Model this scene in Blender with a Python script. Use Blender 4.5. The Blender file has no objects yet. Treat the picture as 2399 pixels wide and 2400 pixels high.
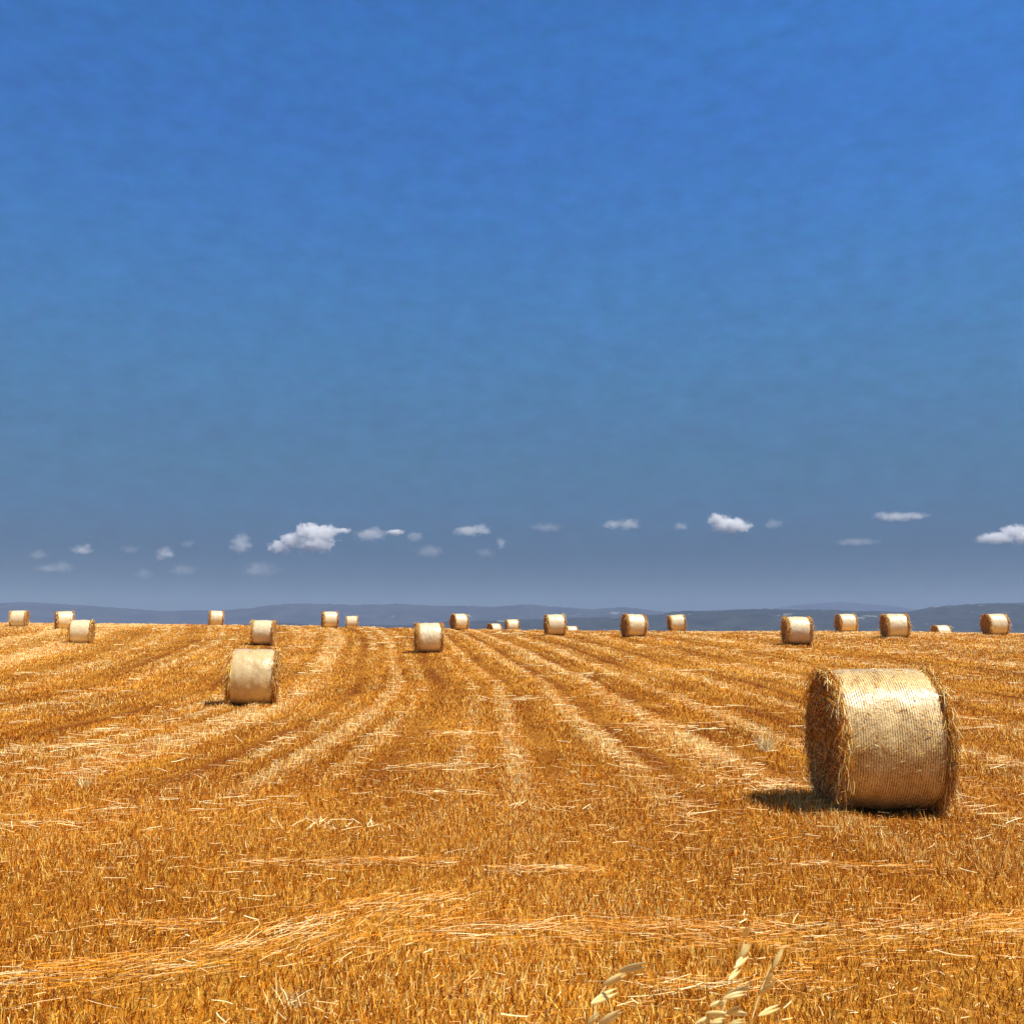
import bpy, math, random
import numpy as np
from math import radians, pi, sin, cos, tan, atan

# ------------------------------------------------------------------ camera
scene = bpy.context.scene
COL = scene.collection
EYE = 1.65
PITCH = atan(280 / 2400)
cam_d = bpy.data.cameras.new("camera")
cam = bpy.data.objects.new("camera", cam_d)
COL.objects.link(cam)
cam.location = (0, 0, EYE)
cam.rotation_euler = (pi / 2 + PITCH, 0, 0)
cam_d.sensor_fit = 'HORIZONTAL'
cam_d.sensor_width = 36
cam_d.lens = 36 * 2400 / 2399
cam_d.clip_start = 0.05
cam_d.clip_end = 60000
cam_d.dof.use_dof = True
cam_d.dof.focus_distance = 11.0
cam_d.dof.aperture_fstop = 17.0
scene.camera = cam

# ------------------------------------------------------------------ light
SUN_DIR = np.array([0.84, -0.36, 1.66]); SUN_DIR /= np.linalg.norm(SUN_DIR)
SUN_EL = math.asin(SUN_DIR[2]); SUN_AZ = math.atan2(SUN_DIR[0], SUN_DIR[1])
sun_d = bpy.data.lights.new("sun", 'SUN')
sun_d.energy = 5.0
sun_d.angle = radians(0.5)
sun_d.color = (1.0, 0.95, 0.86)
sun = bpy.data.objects.new("sun", sun_d)
COL.objects.link(sun)
import mathutils
sun.rotation_euler = mathutils.Vector(SUN_DIR).to_track_quat('Z', 'Y').to_euler()

world = bpy.data.worlds.new("World")
scene.world = world
world.use_nodes = True
wn = world.node_tree.nodes; wl = world.node_tree.links
for n in list(wn): wn.remove(n)
w_out = wn.new('ShaderNodeOutputWorld')
w_bg = wn.new('ShaderNodeBackground'); w_bg.inputs['Strength'].default_value = 0.15
sky = wn.new('ShaderNodeTexSky'); sky.sky_type = 'NISHITA'; sky.sun_disc = False
sky.sun_elevation = SUN_EL; sky.sun_rotation = SUN_AZ
sky.altitude = 300; sky.air_density = 1.0; sky.dust_density = 0.6; sky.ozone_density = 2.5
tc = wn.new('ShaderNodeTexCoord')
sep = wn.new('ShaderNodeSeparateXYZ'); wl.new(tc.outputs['Generated'], sep.inputs[0])
ramp = wn.new('ShaderNodeValToRGB')      # deep blue summer sky by elevation; unseen zenith toned neutral for less blue shadows
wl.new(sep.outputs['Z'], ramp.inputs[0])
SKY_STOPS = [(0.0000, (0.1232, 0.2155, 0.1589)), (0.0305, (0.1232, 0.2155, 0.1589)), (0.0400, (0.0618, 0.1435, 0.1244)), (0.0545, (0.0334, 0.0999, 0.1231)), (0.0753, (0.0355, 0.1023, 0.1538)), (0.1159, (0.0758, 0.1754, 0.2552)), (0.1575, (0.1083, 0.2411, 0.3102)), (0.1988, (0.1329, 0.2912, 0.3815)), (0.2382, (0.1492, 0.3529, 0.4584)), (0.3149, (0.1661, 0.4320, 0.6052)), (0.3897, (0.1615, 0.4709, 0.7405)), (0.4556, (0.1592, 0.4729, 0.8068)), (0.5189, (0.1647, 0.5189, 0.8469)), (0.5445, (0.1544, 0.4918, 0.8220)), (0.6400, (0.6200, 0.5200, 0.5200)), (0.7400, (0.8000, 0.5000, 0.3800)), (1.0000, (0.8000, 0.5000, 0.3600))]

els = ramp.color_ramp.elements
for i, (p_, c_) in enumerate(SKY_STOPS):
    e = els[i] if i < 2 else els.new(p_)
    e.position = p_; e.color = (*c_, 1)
# faint uneven haze bands in the sky
mapn = wn.new('ShaderNodeMapping'); mapn.inputs['Scale'].default_value = (26, 26, 48)
wl.new(tc.outputs['Generated'], mapn.inputs[0])
nz = wn.new('ShaderNodeTexNoise'); nz.inputs['Scale'].default_value = 1.6; nz.inputs['Detail'].default_value = 9
nz.inputs['Roughness'].default_value = 0.62
wl.new(mapn.outputs[0], nz.inputs['Vector'])
nr = wn.new('ShaderNodeMapRange'); nr.inputs[1].default_value = 0.3; nr.inputs[2].default_value = 0.7
nr.inputs[3].default_value = 0.89; nr.inputs[4].default_value = 1.11
wl.new(nz.outputs[0], nr.inputs[0])
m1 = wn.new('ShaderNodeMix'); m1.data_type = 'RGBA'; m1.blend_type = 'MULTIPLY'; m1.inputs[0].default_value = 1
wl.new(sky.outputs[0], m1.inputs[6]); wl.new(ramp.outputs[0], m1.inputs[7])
m2 = wn.new('ShaderNodeVectorMath'); m2.operation = 'SCALE'
wl.new(m1.outputs[2], m2.inputs[0]); wl.new(nr.outputs[0], m2.inputs['Scale'])
nz2 = wn.new('ShaderNodeTexNoise'); nz2.inputs['Scale'].default_value = 2.6; nz2.inputs['Detail'].default_value = 8
nz2.inputs['Roughness'].default_value = 0.7
wl.new(mapn.outputs[0], nz2.inputs['Vector'])
tint = wn.new('ShaderNodeValToRGB'); wl.new(nz2.outputs[0], tint.inputs[0])
tint.color_ramp.elements[0].position = .40; tint.color_ramp.elements[0].color = (.89, .995, .96, 1)
tint.color_ramp.elements[1].position = .60; tint.color_ramp.elements[1].color = (1.03, .955, 1.02, 1)
m3 = wn.new('ShaderNodeMix'); m3.data_type = 'RGBA'; m3.blend_type = 'MULTIPLY'; m3.inputs[0].default_value = 1
wl.new(m2.outputs[0], m3.inputs[6]); wl.new(tint.outputs[0], m3.inputs[7])
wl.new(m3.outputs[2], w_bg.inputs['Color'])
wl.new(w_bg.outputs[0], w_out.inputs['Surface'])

scene.view_settings.view_transform = 'Standard'
scene.view_settings.look = 'None'
scene.view_settings.gamma = 1
scene.view_settings.exposure = 0.35
scene.cycles.max_bounces = 12
scene.cycles.diffuse_bounces = 3
scene.cycles.glossy_bounces = 2
scene.cycles.volume_bounces = 10
scene.cycles.volume_max_steps = 64

RNG = np.random.default_rng(7)

# ------------------------------------------------------------------ numeric helpers
def vnoise(x, y, seed=0):
    x = np.asarray(x, float); y = np.asarray(y, float)
    xi = np.floor(x).astype(np.int64); yi = np.floor(y).astype(np.int64)
    fx = x - xi; fy = y - yi
    fx = fx * fx * (3 - 2 * fx); fy = fy * fy * (3 - 2 * fy)
    def h(a, b):
        v = (a * 374761393 + b * 668265263 + seed * 1274126177) & 0xffffffff
        v = ((v ^ (v >> 13)) * 1274126177) & 0xffffffff
        v = v ^ (v >> 16)
        return (v & 0xffff) / 65535.0
    return (h(xi, yi) * (1 - fx) * (1 - fy) + h(xi + 1, yi) * fx * (1 - fy)
            + h(xi, yi + 1) * (1 - fx) * fy + h(xi + 1, yi + 1) * fx * fy)

def fbm(x, y, seed=0, octs=4):
    s = 0; a = 0.5; t = 0
    for i in range(octs):
        s = s + a * vnoise(x * 2**i, y * 2**i, seed + i * 17); t += a; a *= 0.5
    return s / t

def sstep(a, b, v):
    u = np.clip((v - a) / (b - a), 0, 1); return u * u * (3 - 2 * u)

BALES=[('B1',-42.56,88.92,12.0,0.0),('B2',-36.39,83.86,31.0,-5.0),('B3',-26.54,63.58,11.0,0.0),('B4',-28.36,98.65,19.0,0.0),('B5',-14.93,61.91,5.0,0.0),('B6',-6.82,27.28,10.0,0.0),('B7',-16.13,91.25,19.0,0.0),('B8',-17.9,115.4,8.0,0.0),('B9',-4.14,51.57,11.0,0.0),('B10',-4.80,93.64,24.0,0.0),('B11',-2.12,121.89,33.0,0.0),('B12',0.04,110.55,12.0,0.0),('B13',2.99,71.52,8.0,0.0),('B14',6.97,121.4,10.0,0.0),('B15',7.90,66.98,12.0,0.0),('B16',14.27,89.03,4.0,-4.0),('B17',15.04,54.46,-1.0,0.0),('B18',25.68,79.19,2.0,0.0),('B19',22.97,61.78,-1.5,0.0),('B20',38.4,92.3,7.0,0.0),('B21',32.53,69.41,2.0,0.0),('B22',3.92,11.22,-2.5,0.0)]
CTRL=[(-42.56,88.92,1.98),(-26.54,63.58,0.88),(-28.36,98.65,2.22),(-14.93,61.91,0.84),(-6.82,27.28,-0.30),(-16.13,91.25,2.03),(-4.14,51.57,0.62),(-4.80,93.64,1.84),(2.99,71.52,1.36),(7.90,66.98,1.31),(14.27,89.03,1.62),(15.04,54.46,0.96),(25.68,79.19,1.55),(22.97,61.78,1.24),(32.53,69.41,1.41),(3.92,11.22,-0.31),(0.00,0.00,0.00),(-3.00,4.00,0.00),(3.00,4.00,-0.02),(-8.00,10.00,-0.10),(0.00,10.00,-0.12),(9.00,14.00,-0.30),(-20.00,30.00,-0.25),(8.00,30.00,-0.10),(25.00,35.00,0.30),(-45.00,50.00,0.60),(50.00,60.00,1.00),(0.00,-20.00,-0.20),(-30.00,-10.00,0.00),(30.00,0.00,-0.20)]

_C = np.array(CTRL)
def _tps(lam=60.0):
    n = len(_C); D = np.linalg.norm(_C[:, None, :2] - _C[None, :, :2], axis=-1)
    K = D**2 * np.log(D + 1e-9) + lam * np.eye(n)
    Q = np.c_[np.ones(n), _C[:, :2]]
    A = np.block([[K, Q], [Q.T, np.zeros((3, 3))]])
    return np.linalg.solve(A, np.r_[_C[:, 2], 0, 0, 0])
_W = _tps()
def G0(x, y):
    s = _W[-3] + _W[-2] * x + _W[-1] * y
    for i in range(len(_C)):
        d2 = (x - _C[i, 0])**2 + (y - _C[i, 1])**2 + 1e-12
        s = s + _W[i] * 0.5 * d2 * np.log(d2)
    return s
ANG = np.radians([-40, -26, -16, -10, -3, 2, 9, 18, 25, 40])
CREST = [112, 106, 100, 95, 93, 90, 87, 81, 73, 62]
DROPK = [.0012, .0009, .0006, .0003, .0007, .0008, .0011, .003, .0045, .005]
def ground_z(x, y):
    """the gently rising field, its crest some 90 m off, the valley beyond"""
    x = np.asarray(x, float); y = np.asarray(y, float)
    a = np.arctan2(x, np.maximum(y, 1.0))
    yc = np.interp(a, ANG, CREST); k = np.interp(a, ANG, DROPK)
    w = 5.0                                           # soft clamp of y at the crest
    d = (yc - y) / w
    soft = np.where(d > 20, y, yc - w * np.log1p(np.exp(np.clip(d, -30, 20))))
    f = soft / np.maximum(y, 1e-3)
    xs = np.where(y > 30, x * f, x); ys = np.where(y > 30, soft, y)
    xs = 75 * np.tanh(xs / 75 * 1.0) if False else np.clip(xs, -62, 62); ys = np.clip(ys, -30, None)
    z = G0(xs, ys)
    over = np.maximum(y - yc, 0)
    lim = 0.06 / (2 * k)
    drop = np.where(over < lim, k * over**2, k * lim**2 + 0.06 * (over - lim))
    side = np.maximum(np.abs(x) - 70, 0) * 0.02 + np.maximum(-30 - y, 0) * 0.02
    z = z - drop - side
    return np.maximum(z, -46 + 0 * z) if True else z

def tcoord(x, y):
    g = np.interp(y, [0, 15, 24, 34, 45, 67, 95, 130], [0, 0, .3, .8, 2.2, 4.4, 7.4, 11])
    return x + g * (1 + 0.05 * np.clip(-x - 5, 0, 25))

BRIGHT = [(3.05, .30, 1.2), (1.55, .24, .9), (.15, .2, .4), (-2.9, .3, .5), (-5.6, .38, 1.0), (-7.2, .3, .5), (-11.6, .4, .5), (-14.6, .45, .5), (-18.5, .7, 1.6),
          (-22.5, .8, 1.4), (4.9, .28, .7), (7.1, .3, .7), (9.9, .4, .9), (12.3, .4, .6), (15.5, .5, .8), (20, .7, .8), (26, .9, .8), (31, 1, .8)]
DARK = [(2.35, .25, 1.0), (.85, .26, .9), (-1.45, .22, 1.1), (-4.2, .35, .8), (-8.9, .5, 1.0), (-12.9, .5, .8), (-16.2, .5, .7), (4.0, .3, .9),
        (6.1, .45, .9), (8.4, .5, .9), (11.2, .5, .7), (13.8, .6, .7), (18, .8, .6)]
def stripe(x, y):
    """row pattern left by harvester, baler and tractor: + pale chaff, - flattened brown"""
    t = tcoord(x, y)
    wob = (vnoise(t * .3, y * .06, 3) - .5) * .3
    tt = t + wob
    s = 0.42 * np.sin(2 * pi * tt / 0.78) * (0.4 + 1.2 * vnoise(x * .25, y * .12, 5))
    for c, w, a in BRIGHT:
        s = s + a * np.exp(-((tt - c) / w)**2) * (0.25 + 1.3 * vnoise(t * .8 + c, y * .22, int(c * 10) + 400))
    for c, w, a in DARK:
        s = s - a * np.exp(-((tt - c) / w)**2) * (0.5 + .8 * vnoise(t * .8 + c, y * .2, int(c * 10) + 900))
    gap = np.exp(-((x - 2.75 + .12 * (y - 8.5)) / .24)**2) * sstep(6.4, 7.4, y) * (1 - sstep(9.3, 10.3, y))
    s = s + .9 * sstep(80, 92, y + np.maximum(x, 0) * .5) * np.clip(np.abs(x / np.maximum(y, 1)) * 5 - .8, 0, 1)
    return 1.32 * s * sstep(7.5, 16, y) - .9 * gap
SWATHS = [([(-3.3, 4.9), (-2.6, 5.05), (-2.0, 5.2), (-1.4, 5.55), (-.95, 6.2), (-.35, 6.9)], .22, 560),
          ([(-.7, 5.8), (.4, 6.1), (1.3, 5.95), (2.1, 6.05), (3.1, 6.3), (4.2, 6.5)], .23, 600),
          ([(-2.1, 7.7), (-1.4, 7.85), (-.4, 7.9)], .13, 120), ([(-.45, 7.65), (.1, 7.6), (.6, 7.7)], .12, 70),
          ([(0.2, 5.0), (.9, 5.05), (1.6, 5.2)], .12, 60), ([(-3.0, 5.9), (-2.3, 6.0), (-1.7, 6.1)], .09, 45),
          ([(1.6, 7.8), (2.4, 8.0), (3.2, 7.9)], .12, 55)]
def swath_mask(x, y):
    m = np.zeros_like(x)
    for pts, w, _ in SWATHS[:2]:
        p = np.array(pts)
        yy = np.interp(x, p[:, 0], p[:, 1])
        inside = sstep(p[0, 0] - .2, p[0, 0] + .2, x) * (1 - sstep(p[-1, 0] - .2, p[-1, 0] + .2, x))
        m = np.maximum(m, inside * np.exp(-((y - yy) / (w * 1.0))**2))
    return m

# ------------------------------------------------------------------ blender helpers
def np_mesh(name, V, loops, sizes, colors=None, smooth=False):
    me = bpy.data.meshes.new(name)
    V = np.asarray(V, np.float32).reshape(-1, 3); loops = np.asarray(loops, np.int32).ravel()
    sizes = np.asarray(sizes, np.int32)
    me.vertices.add(len(V)); me.vertices.foreach_set('co', V.ravel())
    me.loops.add(len(loops)); me.loops.foreach_set('vertex_index', loops)
    me.polygons.add(len(sizes))
    st = np.concatenate([[0], np.cumsum(sizes)[:-1]]).astype(np.int32)
    me.polygons.foreach_set('loop_start', st)
    try: me.polygons.foreach_set('loop_total', sizes)
    except Exception: pass
    if smooth: me.polygons.foreach_set('use_smooth', np.ones(len(sizes), bool))
    if colors is not None:
        ca = me.color_attributes.new('Col', 'FLOAT_COLOR', 'POINT')
        c = np.ones((len(V), 4), np.float32); c[:, :3] = colors
        ca.data.foreach_set('color', c.ravel())
    me.update(calc_edges=True)
    return me

def link(name, me, mat=None, parent=None, loc=(0, 0, 0)):
    o = bpy.data.objects.new(name, me); COL.objects.link(o)
    if mat: me.materials.append(mat)
    if parent: o.parent = parent
    o.location = loc
    return o
def tag(o, label, cat=None, group=None, kind=None):
    if label: o['label'] = label
    if cat: o['category'] = cat
    if group: o['group'] = group
    if kind: o['kind'] = kind
    return o
def empty(name, loc, label, cat, group=None, rot=(0, 0, 0)):
    o = bpy.data.objects.new(name, None); COL.objects.link(o)
    o.empty_display_size = .2
    o.location = loc; o.rotation_euler = rot
    return tag(o, label, cat, group)

def grid_mesh(name, P, colors=None, smooth=True, wrap_v=False):
    """P: (nu, nv, 3)"""
    nu, nv = P.shape[:2]
    idx = np.arange(nu * nv).reshape(nu, nv)
    if wrap_v: idx = np.concatenate([idx, idx[:, :1]], 1)
    q = np.stack([idx[:-1, :-1], idx[1:, :-1], idx[1:, 1:], idx[:-1, 1:]], -1).reshape(-1, 4)
    return np_mesh(name, P.reshape(-1, 3), q, np.full(len(q), 4), colors, smooth)

def ribbons(P0, D, L, W, C, segs=1, sag=0.0, taper=.5, side=None, curl=None):
    """thin straw strips: start, unit direction, length, width, colour"""
    n = len(P0)
    if side is None:
        r = RNG.normal(size=(n, 3)); side = np.cross(D, r)
    side = side / (np.linalg.norm(side, axis=1, keepdims=True) + 1e-9)
    rows = []
    for k in range(segs + 1):
        f = k / segs
        c = P0 + D * (L * f)[:, None]
        c[:, 2] -= sag * L * f * f if np.isscalar(sag) else sag * f * f
        if curl is not None: c = c + curl * (L * f * (1 - f))[:, None]
        w = (W * (1 - (1 - taper) * f))[:, None] * .5
        rows += [c - side * w, c + side * w]
    V = np.stack(rows, 1)                        # n, 2(segs+1), 3
    m = 2 * (segs + 1)
    base = (np.arange(n) * m)[:, None, None]
    q = np.array([[2 * k, 2 * k + 1, 2 * k + 3, 2 * k + 2] for k in range(segs)])[None] + base
    return V.reshape(-1, 3), q.reshape(-1, 4), np.repeat(C, m, axis=0)

def blades(P0, D, L, W, C, az):
    """single stubble stalks, a quad each, facing azimuth az"""
    return ribbons(P0, D, L, W, C, 1, side=np.stack([np.cos(az), np.sin(az), 0 * az], 1), taper=.55)

GOLD = np.array([.74, .275, .010]); CREAM = np.array([.96, .66, .15]); BROWN = np.array([.27, .066, .004]); PALE = np.array([1.0, .93, .52])
def straw_col(n, pale, rng=RNG):
    """pale: -1..1 per straw"""
    u = rng.random(n); v = rng.random(n)
    k = np.clip(.36 + .36 * pale + (u - .5) * 1.65, 0, 1.5)[:, None]
    c = np.where(k < .5, BROWN + (GOLD - BROWN) * (k / .5)**.8, GOLD + (CREAM - GOLD) * np.clip((k - .5) / .5, 0, 1)**1.5)
    c = np.where(k > 1, CREAM + (PALE - CREAM) * (k - 1) / .5, c)
    return np.clip(c * (.85 + .3 * v[:, None]), 0, 1)

# ------------------------------------------------------------------ materials
def new_mat(name):
    m = bpy.data.materials.new(name); m.use_nodes = True
    nt = m.node_tree; b = nt.nodes['Principled BSDF']
    return m, nt, b
def straw_material(name, rough=.5, spec=.35, sheen=0):
    m, nt, b = new_mat(name)
    a = nt.nodes.new('ShaderNodeVertexColor'); a.layer_name = 'Col'
    nt.links.new(a.outputs['Color'], b.inputs['Base Color'])
    b.inputs['Roughness'].default_value = rough
    b.inputs['Specular IOR Level'].default_value = spec
    return m
M_STUB = straw_material('stubble_straw', .6, .12)
M_CUT = straw_material('cut_straw', .5, .2)
M_FRINGE = straw_material('bale_straw', .55, .15)

m, nt, b = new_mat('field_soil'); M_SOIL = m
a = nt.nodes.new('ShaderNodeVertexColor'); a.layer_name = 'Col'
tcn = nt.nodes.new('ShaderNodeTexCoord')
mp = nt.nodes.new('ShaderNodeMapping'); mp.inputs['Scale'].default_value = (1, .35, 1)
nt.links.new(tcn.outputs['Object'], mp.inputs[0])
n1 = nt.nodes.new('ShaderNodeTexNoise'); n1.inputs['Scale'].default_value = 26; n1.inputs['Detail'].default_value = 8
n1.inputs['Roughness'].default_value = .75
nt.links.new(mp.outputs[0], n1.inputs['Vector'])
r1 = nt.nodes.new('ShaderNodeMapRange'); r1.inputs[1].default_value = .3; r1.inputs[2].default_value = .7
r1.inputs[3].default_value = .45; r1.inputs[4].default_value = 1.55
nt.links.new(n1.outputs[0], r1.inputs[0])
vm = nt.nodes.new('ShaderNodeVectorMath'); vm.operation = 'SCALE'
nt.links.new(a.outputs['Color'], vm.inputs[0]); nt.links.new(r1.outputs[0], vm.inputs['Scale'])
nt.links.new(vm.outputs[0], b.inputs['Base Color'])
b.inputs['Roughness'].default_value = .9; b.inputs['Specular IOR Level'].default_value = .1
bp = nt.nodes.new('ShaderNodeBump'); bp.inputs['Strength'].default_value = .7; bp.inputs['Distance'].default_value = .03
nt.links.new(n1.outputs[0], bp.inputs['Height']); nt.links.new(bp.outputs[0], b.inputs['Normal'])

# net wrap: pale plastic mesh over straw, ridges round the bale
m, nt, b = new_mat('net_wrap'); M_NET = m
L = nt.links.new; N = nt.nodes.new
tcn = N('ShaderNodeTexCoord'); sp = N('ShaderNodeSeparateXYZ'); L(tcn.outputs['Object'], sp.inputs[0])
ang = N('ShaderNodeMath'); ang.operation = 'ARCTAN2'
zc = N('ShaderNodeMath'); zc.operation = 'SUBTRACT'; zc.inputs[1].default_value = .75; L(sp.outputs['Z'], zc.inputs[0])
L(sp.outputs['Y'], ang.inputs[0]); L(zc.outputs[0], ang.inputs[1])
cmb = N('ShaderNodeCombineXYZ'); L(sp.outputs['X'], cmb.inputs[0]); L(ang.outputs[0], cmb.inputs[1])
def noise_at(scale, detail=4, rough=.6, vec=(1, 1, 1)):
    mpp = N('ShaderNodeMapping'); mpp.inputs['Scale'].default_value = vec; L(cmb.outputs[0], mpp.inputs[0])
    nn = N('ShaderNodeTexNoise'); nn.inputs['Scale'].default_value = scale; nn.inputs['Detail'].default_value = detail
    nn.inputs['Roughness'].default_value = rough; L(mpp.outputs[0], nn.inputs['Vector']); return nn
nA = noise_at(30, 3, .6, (1.0, .14, 1)); nB = noise_at(75, 5, .72, (.9, .42, 1)); nC = noise_at(6.0, 5, .6, (1, .75, 1))
mul = N('ShaderNodeMath'); mul.operation = 'MULTIPLY'; mul.inputs[1].default_value = 2 * pi / .0245; L(sp.outputs['X'], mul.inputs[0])
ad = N('ShaderNodeMath'); ad.operation = 'MULTIPLY_ADD'; ad.inputs[1].default_value = 3.0; L(nA.outputs[0], ad.inputs[0]); L(mul.outputs[0], ad.inputs[2])
sn = N('ShaderNodeMath'); sn.operation = 'SINE'; L(ad.outputs[0], sn.inputs[0])
# brightness of the strand pattern
f1 = N('ShaderNodeMath'); f1.operation = 'MULTIPLY_ADD'; f1.inputs[1].default_value = .13; f1.inputs[2].default_value = .0; L(sn.outputs[0], f1.inputs[0])
f2 = N('ShaderNodeMath'); f2.operation = 'MULTIPLY_ADD'; f2.inputs[1].default_value = 1.5; L(nB.outputs[0], f2.inputs[0]); L(f1.outputs[0], f2.inputs[2])
f3 = N('ShaderNodeMath'); f3.operation = 'MULTIPLY_ADD'; f3.inputs[1].default_value = .55; L(nC.outputs[0], f3.inputs[0]); L(f2.outputs[0], f3.inputs[2])
f4 = N('ShaderNodeMath'); f4.operation = 'MULTIPLY'; f4.inputs[1].default_value = .75; L(f3.outputs[0], f4.inputs[0])
rp = N('ShaderNodeValToRGB'); L(f4.outputs[0], rp.inputs[0])
e = rp.color_ramp.elements
e[0].position = .54; e[0].color = (.13, .05, .008, 1); e[1].position = .97; e[1].color = (.97, .82, .40, 1)
x_ = e.new(.69); x_.color = (.48, .275, .08, 1)
x_ = e.new(.82); x_.color = (.80, .57, .20, 1)
L(rp.outputs[0], b.inputs['Base Color'])
rr = N('ShaderNodeMapRange'); rr.inputs[1].default_value = .35; rr.inputs[2].default_value = .7; rr.inputs[3].default_value = .30; rr.inputs[4].default_value = .46
L(nC.outputs[0], rr.inputs[0]); L(rr.outputs[0], b.inputs['Roughness'])
b.inputs['Specular IOR Level'].default_value = .55; b.inputs['Coat Weight'].default_value = .62; b.inputs['Coat Roughness'].default_value = .30; b.inputs['Coat IOR'].default_value = 1.6
bp = N('ShaderNodeBump'); bp.inputs['Strength'].default_value = .55; bp.inputs['Distance'].default_value = .006
L(f2.outputs[0], bp.inputs['Height']); L(bp.outputs[0], b.inputs['Normal'])

M_NET_PALE = M_NET.copy(); M_NET_PALE.name = 'pale_net_wrap'      # lighter net colours for the farther bales
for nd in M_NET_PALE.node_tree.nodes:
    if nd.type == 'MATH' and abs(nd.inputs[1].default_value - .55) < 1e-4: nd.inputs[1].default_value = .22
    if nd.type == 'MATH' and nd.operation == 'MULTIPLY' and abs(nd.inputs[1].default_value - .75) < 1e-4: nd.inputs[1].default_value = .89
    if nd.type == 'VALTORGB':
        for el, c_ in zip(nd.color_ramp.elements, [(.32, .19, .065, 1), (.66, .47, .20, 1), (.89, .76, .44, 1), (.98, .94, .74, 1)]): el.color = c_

M_NET_MID = M_NET_PALE.copy(); M_NET_MID.name = 'mid_tone_net_wrap'  # darker colours than the pale copy, for the second biggest bale
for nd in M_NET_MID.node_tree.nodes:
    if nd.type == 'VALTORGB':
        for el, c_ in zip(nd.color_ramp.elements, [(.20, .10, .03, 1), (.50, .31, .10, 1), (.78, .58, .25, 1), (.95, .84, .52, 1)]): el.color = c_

# straw ends on the flat sides of a bale
m, nt, b = new_mat('packed_straw'); M_CORE = m
L = nt.links.new; N = nt.nodes.new
tcn = N('ShaderNodeTexCoord')
n1 = N('ShaderNodeTexNoise'); n1.inputs['Scale'].default_value = 28; n1.inputs['Detail'].default_value = 6; n1.inputs['Roughness'].default_value = .75
L(tcn.outputs['Object'], n1.inputs['Vector'])
rp = N('ShaderNodeValToRGB'); L(n1.outputs[0], rp.inputs[0])
e = rp.color_ramp.elements; e[0].position = .36; e[0].color = (.12, .052, .013, 1); e[1].position = .62; e[1].color = (.78, .50, .18, 1)
x_ = e.new(.52); x_.color = (.28, .13, .03, 1)
L(rp.outputs[0], b.inputs['Base Color']); b.inputs['Roughness'].default_value = .8; b.inputs['Specular IOR Level'].default_value = .15
bp = N('ShaderNodeBump'); bp.inputs['Strength'].default_value = 1; bp.inputs['Distance'].default_value = .02
L(n1.outputs[0], bp.inputs['Height']); L(bp.outputs[0], b.inputs['Normal'])

# ------------------------------------------------------------------ ground: one sheet out to the hills
def axis_pts(dense0, dense1, step, lo, hi, grow):
    a = list(np.arange(dense0, dense1 + 1e-6, step))
    s = step; v = dense1
    while v < hi: s *= grow; v += s; a.append(v)
    s = step; v = dense0
    while v > lo: s *= grow; v -= s; a.insert(0, v)
    return np.array(a)
gx = axis_pts(-14, 14, .14, -16000, 16000, 1.028)
gy = axis_pts(2.5, 30, .22, -2500, 17000, 1.028)
GX, GY = np.meshgrid(gx, gy, indexing='ij')
GZ = ground_z(GX, GY)
near = (GY < 140) & (GY > -40) & (np.abs(GX) < 90)
st = np.where(near, stripe(GX, GY), 0)
GZ = GZ + np.where(near, .02 * np.clip(st, -1.5, 1.5) + .05 * (fbm(GX * .9, GY * .5, 11) - .5), 0)
GZ = GZ + np.where(GY > 400, 6 * (fbm(GX * .002, GY * .002, 5) - .5), 0)
cb = np.array([.20, .058, .004])
k = np.clip(.5 + .3 * st + .9 * (fbm(GX * .7, GY * .3, 21) - .5), 0, 1)[..., None]
gc = cb * (1 - k) + np.array([.72, .36, .04]) * k
far = sstep(160, 400, np.hypot(GX, GY))[..., None]
vk = fbm(GX * .004, GY * .002, 31)[..., None]
gc = gc * (1 - far) + (np.array([.05, .075, .025]) * (vk < .52) + np.array([.22, .18, .07]) * (vk >= .52)) * far
ground = link('ground', grid_mesh('ground', np.stack([GX, GY, GZ], -1), gc.reshape(-1, 3)), M_SOIL)
tag(ground, 'golden brown stubble field rising gently to its crest', kind='structure')

# ------------------------------------------------------------------ hills
def hill_material(name, c0, c1, scale, patch):
    m, nt, b = new_mat(name); L = nt.links.new; N = nt.nodes.new
    tcn = N('ShaderNodeTexCoord')
    n1 = N('ShaderNodeTexNoise'); n1.inputs['Scale'].default_value = scale; n1.inputs['Detail'].default_value = 8; n1.inputs['Roughness'].default_value = .65
    L(tcn.outputs['Object'], n1.inputs['Vector'])
    rp = N('ShaderNodeValToRGB'); L(n1.outputs[0], rp.inputs[0])
    e = rp.color_ramp.elements; e[0].position = .4; e[0].color = (*c0, 1); e[1].position = .6; e[1].color = (*c1, 1)
    mp = N('ShaderNodeMapping'); mp.inputs['Scale'].default_value = (1, .45, 2.2); L(tcn.outputs['Object'], mp.inputs[0])
    n2 = N('ShaderNodeTexNoise'); n2.inputs['Scale'].default_value = scale * .8; n2.inputs['Detail'].default_value = 3; L(mp.outputs[0], n2.inputs['Vector'])
    r2 = N('ShaderNodeMapRange'); r2.inputs[1].default_value = patch; r2.inputs[2].default_value = patch + .03; L(n2.outputs[0], r2.inputs[0])
    mx = N('ShaderNodeMix'); mx.data_type = 'RGBA'; L(r2.outputs[0], mx.inputs[0]); L(rp.outputs[0], mx.inputs[6]); mx.inputs[7].default_value = (.17, .17, .14, 1)
    L(mx.outputs[2], b.inputs['Base Color']); b.inputs['Roughness'].default_value = .95; b.inputs['Specular IOR Level'].default_value = .05
    return m
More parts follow.
